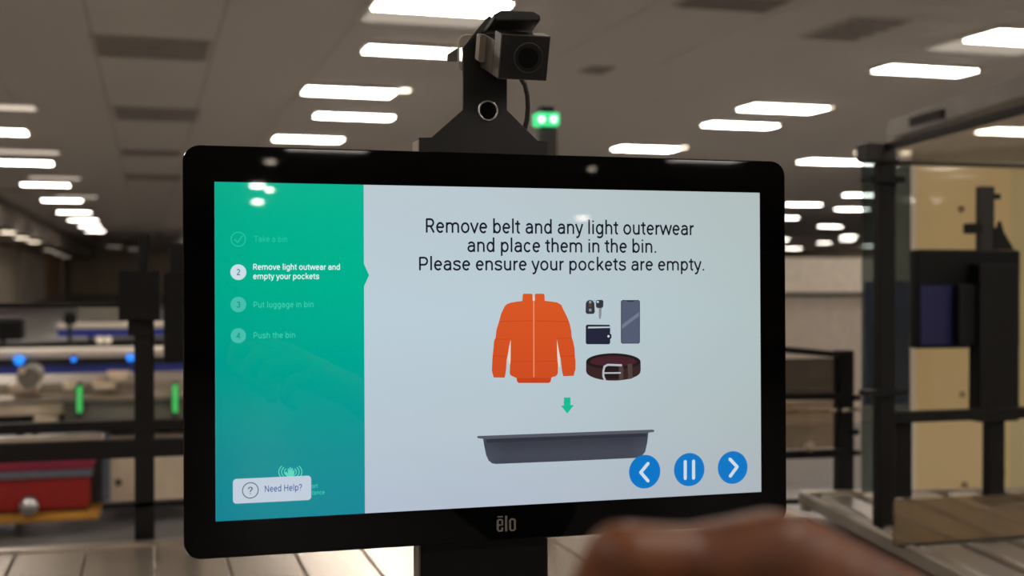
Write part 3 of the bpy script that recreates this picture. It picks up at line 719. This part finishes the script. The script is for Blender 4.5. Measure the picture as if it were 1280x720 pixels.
# help button and waving hand icon
hcol = glow('icon_mint', (95, 215, 190), 1, gloss=True)
for s in (-1, 1):
    for k, rr in enumerate((7.5, 11.0, 14.5)):
        stroke('wave_arc', [(363 + s * rr * math.cos(math.radians(t)), 590 - .75 * rr * math.sin(math.radians(t))) for t in range(-42, 43, 12)], 1.1, hcol, 2)
art('palm_icon', [(357.5, 594), (356, 590.5), (358, 589.5), (360, 592), (359.6, 586), (361, 585.6), (361.6, 589), (362, 584.2), (363.4, 584), (363.8, 589), (364.6, 585), (366, 585.2), (366, 590), (367.4, 587.4), (368.2, 588), (367.6, 595), (365.5, 598), (360, 598)], hcol, 2)
text('menu_text', 'ort', 389.5, 397.5, 610.2, 5.6, faint, 2)
text('menu_text', 'tance', 389.5, 406, 618.4, 5.6, faint, 2)
a = S(291.2, 628.5); b = S(389, 597.5)
art('help_button', rrect(a[0], (S(291.2, 629.3)[1] + S(389, 625.5)[1]) / 2, b[0], (S(291.2, 598.6)[1] + S(389, 594.6)[1]) / 2, .0028, 5), glow('button_white', (192, 204, 218), 1, gloss=True), 3, raw=True)
bluet = glow('help_blue', (72, 92, 160), 1, gloss=True)
ringart('help_ring', 313, 613, 10.2, 1.1, glow('ring_grey', (80, 90, 100), 1, gloss=True), 4)
text('help_text', '?', 310, 316, 617.6, 9.0, MATS['ring_grey'], 4)
text('help_text', 'Need Help?', 331, 377.5, 614.0, 8.0, bluet, 4)
# jacket
def J(l): return [(580 + x / 5.142, 350 + y / 5.142) for x, y in l]
org = glow_ramp('jacket_orange', [(0, (206, 76, 34)), (1, (216, 88, 38))]); orgd = glow('jacket_dark', (196, 66, 28), 1, gloss=True); cream = glow('cream', (226, 216, 200), 1, gloss=True)
jl = [(378, 97), (384, 88), (436, 88), (441, 95), (443, 135), (455, 135), (457, 95), (461, 88), (512, 88), (519, 97), (520, 134), (560, 138), (600, 144), (626, 160), (645, 200), (665, 240), (680, 280), (690, 325), (694, 370), (702, 392), (712, 440), (714, 490), (718, 520), (718, 575), (712, 590), (706, 616), (640, 619), (634, 600), (628, 560), (622, 505), (610, 450), (598, 380), (600, 470), (602, 520), (606, 545), (604, 602), (592, 618), (575, 622), (562, 628), (558, 652), (548, 662), (352, 662), (342, 652), (338, 630), (320, 622), (300, 612), (295, 600), (297, 545), (300, 520), (301, 450), (301, 384), (292, 420), (284, 470), (275, 515), (272, 570), (268, 602), (262, 628), (192, 627), (184, 600), (180, 580), (184, 500), (190, 440), (194, 392), (204, 372), (210, 320), (226, 268), (240, 215), (262, 170), (276, 155), (300, 146), (340, 139), (376, 135)]
jk = art('jacket_picture', J(jl), org, 1, label='orange zipped jacket drawing')
art('jacket_hem', J([(338, 631), (562, 629), (558, 652), (548, 662), (352, 662), (342, 652)]), orgd, 2)
stroke('zip_line', J([(449, 138), (450, 622)]), 1.3, glow('zip_peach', (236, 150, 112), 1, gloss=True), 2)
art('zip_pull', J([(443, 122), (447, 106), (452, 106), (457, 122), (452, 133), (447, 133)]), cream, 3)
for l in ([(200, 381), (298, 380)], [(599, 376), (694, 374)], [(186, 487), (276, 490)], [(616, 490), (712, 487)], [(300, 524), (444, 524)], [(456, 524), (600, 522)], [(228, 268), (440, 262)], [(458, 262), (676, 268)]):
    stroke('quilt_seam', J(l), .8, orgd, 2, rnd=False)
art('underarm_gap', J([(301, 386), (300, 515), (296, 545), (291, 540), (282, 500), (294, 430)]), cream, 2)
art('underarm_gap', J([(598, 384), (602, 515), (608, 560), (618, 560), (618, 500), (608, 440)]), cream, 2)
# keys, wallet, phone, belt
kd = glow('key_dark', (52, 54, 62), 1, gloss=True); kb_ = glow('key_brown', (92, 66, 54), 1, gloss=True); kg = glow('key_grey', (138, 142, 148), 1, gloss=True)
navy = glow('wallet_navy', (36, 38, 58), 1, gloss=True); slate = glow('phone_slate', (84, 92, 114), 1, gloss=True); sl2 = glow('phone_shine', (112, 122, 138), 1, gloss=True); frame_c = glow('phone_edge', (52, 54, 66), 1, gloss=True)
art('key_fob', J([(784, 150), (792, 135), (808, 128), (826, 131), (839, 148), (842, 205), (834, 218), (792, 218), (783, 208)]), kd, 1)
for y, m in ((142, kg), (165, kb_), (193, kg)): art('fob_button', cpts(*J([(812, y)])[0], 1.9, 14), m, 2, raw=True)
art('key_head', J([(850, 140), (856, 129), (890, 128), (897, 136), (896, 172), (886, 180), (858, 180), (849, 170)]), kd, 1)
art('key_blade', J([(868, 178), (886, 178), (884, 225), (880, 250), (873, 252), (868, 235)]), kg, 1)
art('key_hole', cpts(*J([(861, 141)])[0], 1.3, 12), white_s, 2, raw=True)
stroke('key_ring', J([(834, 134), (844, 129), (852, 138), (844, 146)]), .6, kg, 2)
art('wallet', J([(784, 295), (792, 287), (936, 288), (941, 298), (941, 345), (949, 352), (949, 372), (941, 380), (941, 404), (934, 413), (792, 413), (784, 405)]), navy, 1, label='dark navy wallet drawing')
art('wallet_slip', J([(800, 300), (940, 299), (940, 308), (797, 311)]), glow('slip', (190, 200, 208), 1, gloss=True), 2)
art('wallet_snap', cpts(*J([(930, 362)])[0], 1.5, 14), white_s, 2, raw=True)
art('phone', J([(1010, 138), (1018, 129), (1124, 129), (1132, 138), (1132, 400), (1124, 409), (1018, 409), (1010, 400)]), frame_c, 1, label='slate grey phone drawing')
art('phone_glass', J([(1015, 140), (1020, 133), (1045, 133), (1052, 140), (1090, 140), (1097, 133), (1122, 133), (1127, 140), (1127, 398), (1122, 405), (1020, 405), (1015, 398)]), slate, 2)
art('phone_glare', J([(1016, 288), (1126, 206), (1126, 232), (1016, 314)]), sl2, 3)
bo = glow('belt_outer', (58, 38, 38), 1, gloss=True); bi = glow('belt_inner', (38, 28, 30), 1, gloss=True); bt = glow('belt_tab', (78, 66, 62), 1, gloss=True); silver = glow('buckle_silver', (178, 186, 192), 1, gloss=True)
def ell(cx, cy, rx, ry, a0, a1, n=18): return [(cx + rx * math.cos(math.radians(a0 + (a1 - a0) * k / n)), cy - ry * math.sin(math.radians(a0 + (a1 - a0) * k / n))) for k in range(n + 1)]
art('belt', J(ell(961, 525, 175, 54, 180, 0) + [(1137, 575)] + ell(961, 585, 175, 62, 0, -180) + [(786, 575)]), bi, 1, label='dark brown belt drawing')
art('belt_front', J([(786, 522), (800, 540)] + ell(961, 530, 165, 40, 195, 345) [::1] + [(1120, 540), (1137, 524), (1137, 585)] + ell(961, 588, 172, 58, -5, -175)), bo, 2) if False else None
outer = ell(961, 588, 174, 58, 0, -180, 20); inner = ell(961, 530, 174, 44, -180, 0, 20)
art('belt_front', J([(1136, 530)] + outer + [(786, 530)] + inner), bo, 2)
art('belt_inside', J(ell(961, 527, 150, 40, 180, 0) + ell(961, 527, 150, 26, 0, -180)[1:-1]), glow('belt_in', (70, 36, 44), 1, gloss=True), 2)
art('belt_hole', J(rrect(905, 565, 1000, 635, 16, 4)), bi, 3)
stroke('buckle', J([(1010, 548), (925, 545), (903, 556), (896, 585), (896, 620), (906, 642)]), 2.6, silver, 4)
stroke('buckle_pin', J([(905, 598), (1004, 597)]), 1.9, silver, 5)
art('belt_tab', J([(996, 553), (1024, 553), (1024, 640), (996, 643)]), bt, 4)
art('belt_loop', J([(1052, 540), (1082, 538), (1084, 632), (1056, 638)]), bt, 3)
# arrow, bin, buttons
art('down_arrow', [(705, 497), (713.3, 496.8), (713.3, 506.5), (717.6, 506.5), (709.3, 517), (701.4, 507), (705, 507)], glow('arrow_green', (16, 186, 146), 1, gloss=True), 1)
def Bn(l): return [(580 + x / 3.368, 480 + y / 3.368) for x, y in l]
binm = glow_ramp('bin_slate', [(0, (64, 68, 80)), (.3, (66, 70, 82)), (.75, (54, 58, 68)), (1, (70, 72, 82))], [(0, (1.3, 1.3, 1.3)), (.12, (1, 1, 1)), (.88, (1, 1, 1)), (1, (1.3, 1.3, 1.3))])
art('bin_picture', Bn([(80, 226), (778, 200), (772, 248), (764, 285), (752, 300), (735, 311), (430, 325), (135, 337), (118, 334), (104, 322), (94, 300), (86, 262)]), binm, 1, label='dark slate luggage bin drawing')
art('bin_rim', Bn([(55, 222), (60, 219), (795, 192), (802, 195), (800, 202), (778, 205), (80, 231), (58, 228)]), glow('rim_slate', (84, 88, 98), 1, gloss=True), 2)
art('bin_shade', Bn([(92, 233), (770, 208), (768, 222), (96, 248)]), glow('bin_under_rim', (46, 50, 60), 1, gloss=True), 2)
bb = glow('button_blue', (0, 116, 196), 1, gloss=True)
for k, (x, y) in enumerate(((806, 589.6), (861.7, 587), (916, 584.4))):
    art('round_button', cpts(x, y, 21 - .3 * k, 36), bb, 3, raw=True)
bw = glow('button_mark', (205, 218, 228), 1, gloss=True)
stroke('back_mark', [(810, 579.5), (801, 590.5), (810, 601)], 4.2, bw, 4)
stroke('pause_mark', [(856.6, 577), (856.6, 598)], 4.2, bw, 4); stroke('pause_mark', [(867, 576.5), (867, 597.5)], 4.2, bw, 4)
stroke('next_mark', [(912.5, 574), (921.5, 583.5), (913, 595)], 4.2, bw, 4)
# maker's mark on the bezel
def mark(name, polys):
    bm = bmesh.new()
    for l in polys: prism([S(x, y) for x, y in l], .00125, .0016, bm)
    return obj(name, bm, mat('logo_grey', (112, 106, 100), .5), mon, xf=MM)
mark('bezel_lettering', (
    [(622.2, 645.6), (629, 645.3), (629, 647.1), (622.2, 647.4)],
    [(621.5, 651), (624, 649), (624, 665), (621.5, 663)], [(624, 649), (628, 648.9), (629.2, 650.6), (624, 651.2)], [(627.2, 650.5), (629.6, 650.4), (629.6, 657.2), (627.2, 657.3)],
    [(624, 655.9), (627.4, 655.8), (627.4, 657.6), (624, 657.7)], [(624, 663), (627.4, 662.9), (628.6, 664.6), (624, 665)], [(627.2, 659.8), (629.6, 659.7), (629.4, 663.8), (627.2, 664.3)],
    [(631.8, 645.2), (634.6, 645.1), (634.6, 664.6), (631.8, 664.7)],
    [(637, 650.4), (639.5, 648.4), (639.5, 664.4), (637, 662.6)], [(642.9, 648.3), (645.4, 650.2), (645.4, 662.2), (642.9, 664.2)], [(639.5, 648.4), (642.9, 648.3), (642.9, 650.4), (639.5, 650.5)], [(639.5, 662.3), (642.9, 662.2), (642.9, 664.2), (639.5, 664.4)]))

# ------------------------------------------------------------------ camera bracket on top of the screen
BY = .020
def SB(l, y=BY): return [S(px, py, y) for px, py in l]
br = thing('camera_bracket', 'black metal bracket plate standing on top of the monitor', 'bracket', MM @ Vector((S(604, 190)[0], BY, v1)))
satin = mat('satin_black', (22, 20, 18), .45, .1, .06, 80)
obj('plate', prism(SB([(524, 194), (524, 172), (540, 171.5), (579, 137), (579, 60), (598, 35), (612, 19), (617, 24), (605, 43), (601, 55), (634, 66), (634, 137.5), (672, 175.5), (685, 176), (685, 196)]), BY, BY + .004), satin, br, xf=MM, bevel=.0006)
q0 = S(524, 173, BY); q1 = S(685, 176, BY)
obj('foot', box((q0[0], BY + .004, v1 - .004), (q1[0], BY + .026, q1[1])), satin, br, xf=MM, bevel=.001)
obj('foot_side', box((q0[0] - .001, BY + .0005, v1 - .0005), (q0[0], BY + .022, q0[1] - .001)), mat('lit_side_tone', (170, 155, 138), .4, .5), br, xf=MM)  # lit left side of the foot, its brightness put into the colour
# hood: bent plate over the camera
ya, yb = -.055, .018
fl_, fr_ = S(616, 26, ya), S(675, 27, ya); tl_, tr_ = S(617, 14, ya), S(675, 17, ya); bl_, br_ = S(605, 43, yb), S(664, 42, yb)
def v3(p, y): return Vector((p[0], y, p[1]))
bm = bmesh.new()
c = [v3(fl_, ya), v3(fr_, ya), v3(br_, yb), v3(bl_, yb)]
d_ = [v3(S(617, 17, ya), ya), v3(S(675, 19, ya), ya), v3(br_, yb) + Vector((0, .006, .004)), v3(bl_, yb) + Vector((0, .006, .004))]
vv = [bm.verts.new(p) for p in c + d_]
for f in ((0, 1, 2, 3), (4, 5, 6, 7), (0, 1, 5, 4), (1, 2, 6, 5), (2, 3, 7, 6), (3, 0, 4, 7)): bm.faces.new([vv[i] for i in f])
obj('hood', bm, satin, br, xf=MM, bevel=.001)
obj('hood_lip', prism([S(*p, ya) for p in ((617, 26), (617, 19), (625, 13.5), (667, 15.3), (674.5, 19.5), (675, 26.5))], ya - .002, ya + .006), satin, br, xf=MM, bevel=.001)
pc = S(609.5, 138.5, BY)
obj('ring_bolt', ring((pc[0], BY - .001, pc[1]), (0, 1, 0), .0082, .0011), mat('bolt_chrome', (190, 186, 180), .25, .9), br, xf=MM, smooth=True)
obj('lock_barrel', tube([(pc[0], BY - .0015, pc[1]), (pc[0], BY + .001, pc[1])], .0074, 24), glossb, br, xf=MM)
cp = thing('plastic_cover', 'clear rounded plastic plate behind the camera on the bracket', 'cover', MM @ Vector((S(585, 92, .03)[0], .03, S(585, 92, .03)[1])))
a = S(573, 92.5, .028); b = S(618, 46, .028)
clr = clear('clear_plastic', (.86, .84, .82), .18, (190, 180, 170))
obj('plastic_sheet', prism(rrect(a[0], a[1], b[0], b[1], .008, 6), .026, .0285), clr, cp, xf=MM)
e1 = rrect(a[0], a[1], b[0], b[1], .008, 8); e1.append(e1[0])
obj('plastic_rim', tube([(x, .027, z) for x, z in e1], .0009, 8), mat('pale_rim', (190, 180, 170), .3), cp, xf=MM, smooth=True)
obj('cable_clip', prism(SB([(560, 67), (573, 59), (573, 76), (560, 76)], .03), .03, .034), mat('clip_grey', (105, 98, 90), .5), cp, xf=MM)
# camera
cc = S(655.5, 72, -.045)
CMX = MM @ Matrix.Translation((cc[0], -.045, cc[1])) @ Matrix.Rotation(math.radians(19), 4, 'X')
vc = thing('camera_unit', 'small black box camera under the hood above the monitor', 'camera', CMX @ Vector((0, .02, -.02)))
cbody = mat('camera_body', (80, 72, 64), .38, .3, .08, 90)
obj('front_housing', box((-.0207, 0, -.0182), (.0207, .0200, .0182)), cbody, vc, xf=CMX, bevel=.0008)
obj('rear_housing', box((-.0207, .0200, -.0180), (.0200, .060, .0105)), cbody, vc, xf=CMX, bevel=.0008)
obj('face_plate', box((-.0198, -.0006, -.0173), (.0198, 0, .0173)), satin, vc, xf=CMX)
obj('lens_ring', ring((.003, -.0008, 0), (0, 1, 0), .0118, .0007), mat('lens_ring', (40, 36, 33), .5), vc, xf=CMX, smooth=True)
obj('lens', tube([(.003, -.0016, 0), (.003, .001, 0)], .0082, 28), glossb, vc, xf=CMX)
obj('spacer', prism([(p[0], p[1]) for p in rrect(-.0262, -.012, -.0207, .0105, .002, 4)], .046, .058), mat('spacer_pale', (158, 150, 140), .5), vc, xf=CMX)
pts = [Vector((S(x, y, yy)[0], yy, S(x, y, yy)[1])) for x, y, yy in ((650, 96, .02), (656, 106, .022), (659.5, 120, .024), (660, 135, .026), (658.5, 150, .028), (656, 160, .03), (655, 178, .034))]
cbl = obj('camera_cable', tube(pts, .0022, 10), mat('cable_black', (48, 45, 43), .35), xf=MM, smooth=True)
cbl['label'] = 'thin black cable hanging from the box camera behind the bracket'; cbl['category'] = 'cable'

# reflections of real small lamps far behind the viewer: placed on the ceiling there
for k, (px, py, r, w) in enumerate(((338, 203, .085, ''), (322, 233, .13, ''), (337, 238, .07, ''), (322, 253, .11, ''), (740, 212, .06, ''), (728, 273, .17, ''))):
    d = ray(px, py); n = (MM.to_3x3() @ Vector((0, -1, 0))).normalized()
    hit = MM @ Vector((S(px, py)[0], 0, S(px, py)[1])); rd = d - 2 * d.dot(n) * n
    t = (CEIL - .03 - hit.z) / rd.z; p = hit + rd * t
    if p.y < Y0 + 1:
        t = (Y0 + .5 - hit.y) / rd.y; p = hit + rd * t
    downlight(p.x, p.y, p.z + .03, r, 'bright round ceiling downlight behind the viewer, outside the view', 'downlights behind the viewer', hot if k in (1, 2, 3) else hot2)

# ================================================================== the reaching hand
hd = thing('person_hand', 'blurred brown hand of a person reaching in from the lower right corner', 'person', at(1100, 900, .35))
def limb(bm, pts):
    for (a, ra), (b, rb) in zip(pts, pts[1:]):
        n = 6
        for k in range(n + 1):
            t = k / n; ball(a.lerp(b, t), ra + (rb - ra) * t, bm, 14)
        tube([a, b], ra * .98, 14, bm, r2=rb * .98)
K = .001
bm = bmesh.new()
wr = at(1330, 905, .372)
fingers = [  # knuckle, middle joint, end joint, tip
    ([(962, 698, .335), (862, 703, .328), (776, 700, .318), (722, 800, .322), (770, 868, .332)], (13.2, 9.9, 9.9, 8.6, 7.2)),
    ([(1000, 704, .357), (830, 738, .345), (742, 830, .348), (800, 896, .356)], (13.5, 10.6, 9.0, 7.4)),
    ([(1040, 735, .376), (855, 765, .370), (800, 870, .372), (855, 925, .378)], (12.5, 10.0, 8.5, 7.0)),
    ([(1090, 785, .392), (945, 820, .390), (900, 900, .390), (940, 945, .394)], (11.5, 8.8, 7.6, 6.4))]
nails = []
for js, rs in fingers:
    P = [at(*j) for j in js]; R_ = [r * K for r in rs]
    limb(bm, list(zip(P, R_)))
    mid = P[0].lerp(wr, .5)
    limb(bm, [(P[0], R_[0]), (mid, .0175), (wr, .021)])
    nails.append((P[-2], P[-1], R_[-1]))
pp = at(1110, 830, .362); limb(bm, [(pp, .022), (wr, .023)])
th = [at(1180, 880, .345), at(1030, 880, .318), at(900, 872, .305), at(815, 862, .305)]
limb(bm, list(zip(th, (.019, .0135, .0112, .0085)))); limb(bm, [(wr, .022), (th[0], .019)])
el = at(1800, 1330, .50)
limb(bm, [(wr, .0225), (wr.lerp(el, .25), .026), (wr.lerp(el, .6), .036), (el, .042)])
skin = mat('brown_skin', (106, 57, 24), .5, 0, .35, 60, .5)
sk = skin.node_tree.nodes['Principled BSDF']; sk.inputs['Subsurface Weight'].default_value = .08; sk.inputs['Subsurface Scale'].default_value = .006
hb = obj('hand_skin', bm, skin, hd, smooth=True)
rm = hb.modifiers.new('remesh', 'REMESH'); rm.mode = 'VOXEL'; rm.voxel_size = .0018; rm.use_smooth_shade = True
sm = hb.modifiers.new('smooth', 'SMOOTH'); sm.factor = .5; sm.iterations = 6
nailm = mat('finger_nail', (190, 140, 115), .3)
for a, b, r in nails + [(th[2], th[3], .0085)]:
    d = (b - a).normalized(); up = (Vector((0, 0, 1)) - d * d.z).normalized() if abs(d.z) < .9 else -FWD
    out = (-FWD + d * FWD.dot(d)).normalized()
    c = b + out * r * .86; s = d.cross(out).normalized(); bmn = bmesh.new()
    rot = Matrix((s, d, out)).transposed().to_4x4(); rot.translation = c
    bmesh.ops.create_uvsphere(bmn, u_segments=12, v_segments=8, radius=1, matrix=rot @ Matrix.Diagonal((r * .7, r * .95, r * .22, 1)))
    obj('finger_nail', bmn, nailm, hd, smooth=True)
sl = bmesh.new(); s0 = wr.lerp(el, .5); tube([s0, s0.lerp(el, .1), s0.lerp(el, .5), el, el + (el - s0) * .3], .044, 24, sl, r2=.056)
obj('sleeve', sl, mat('dark_sleeve', (40, 42, 52), .9, 0, .2, 60, .4), hd, smooth=True)
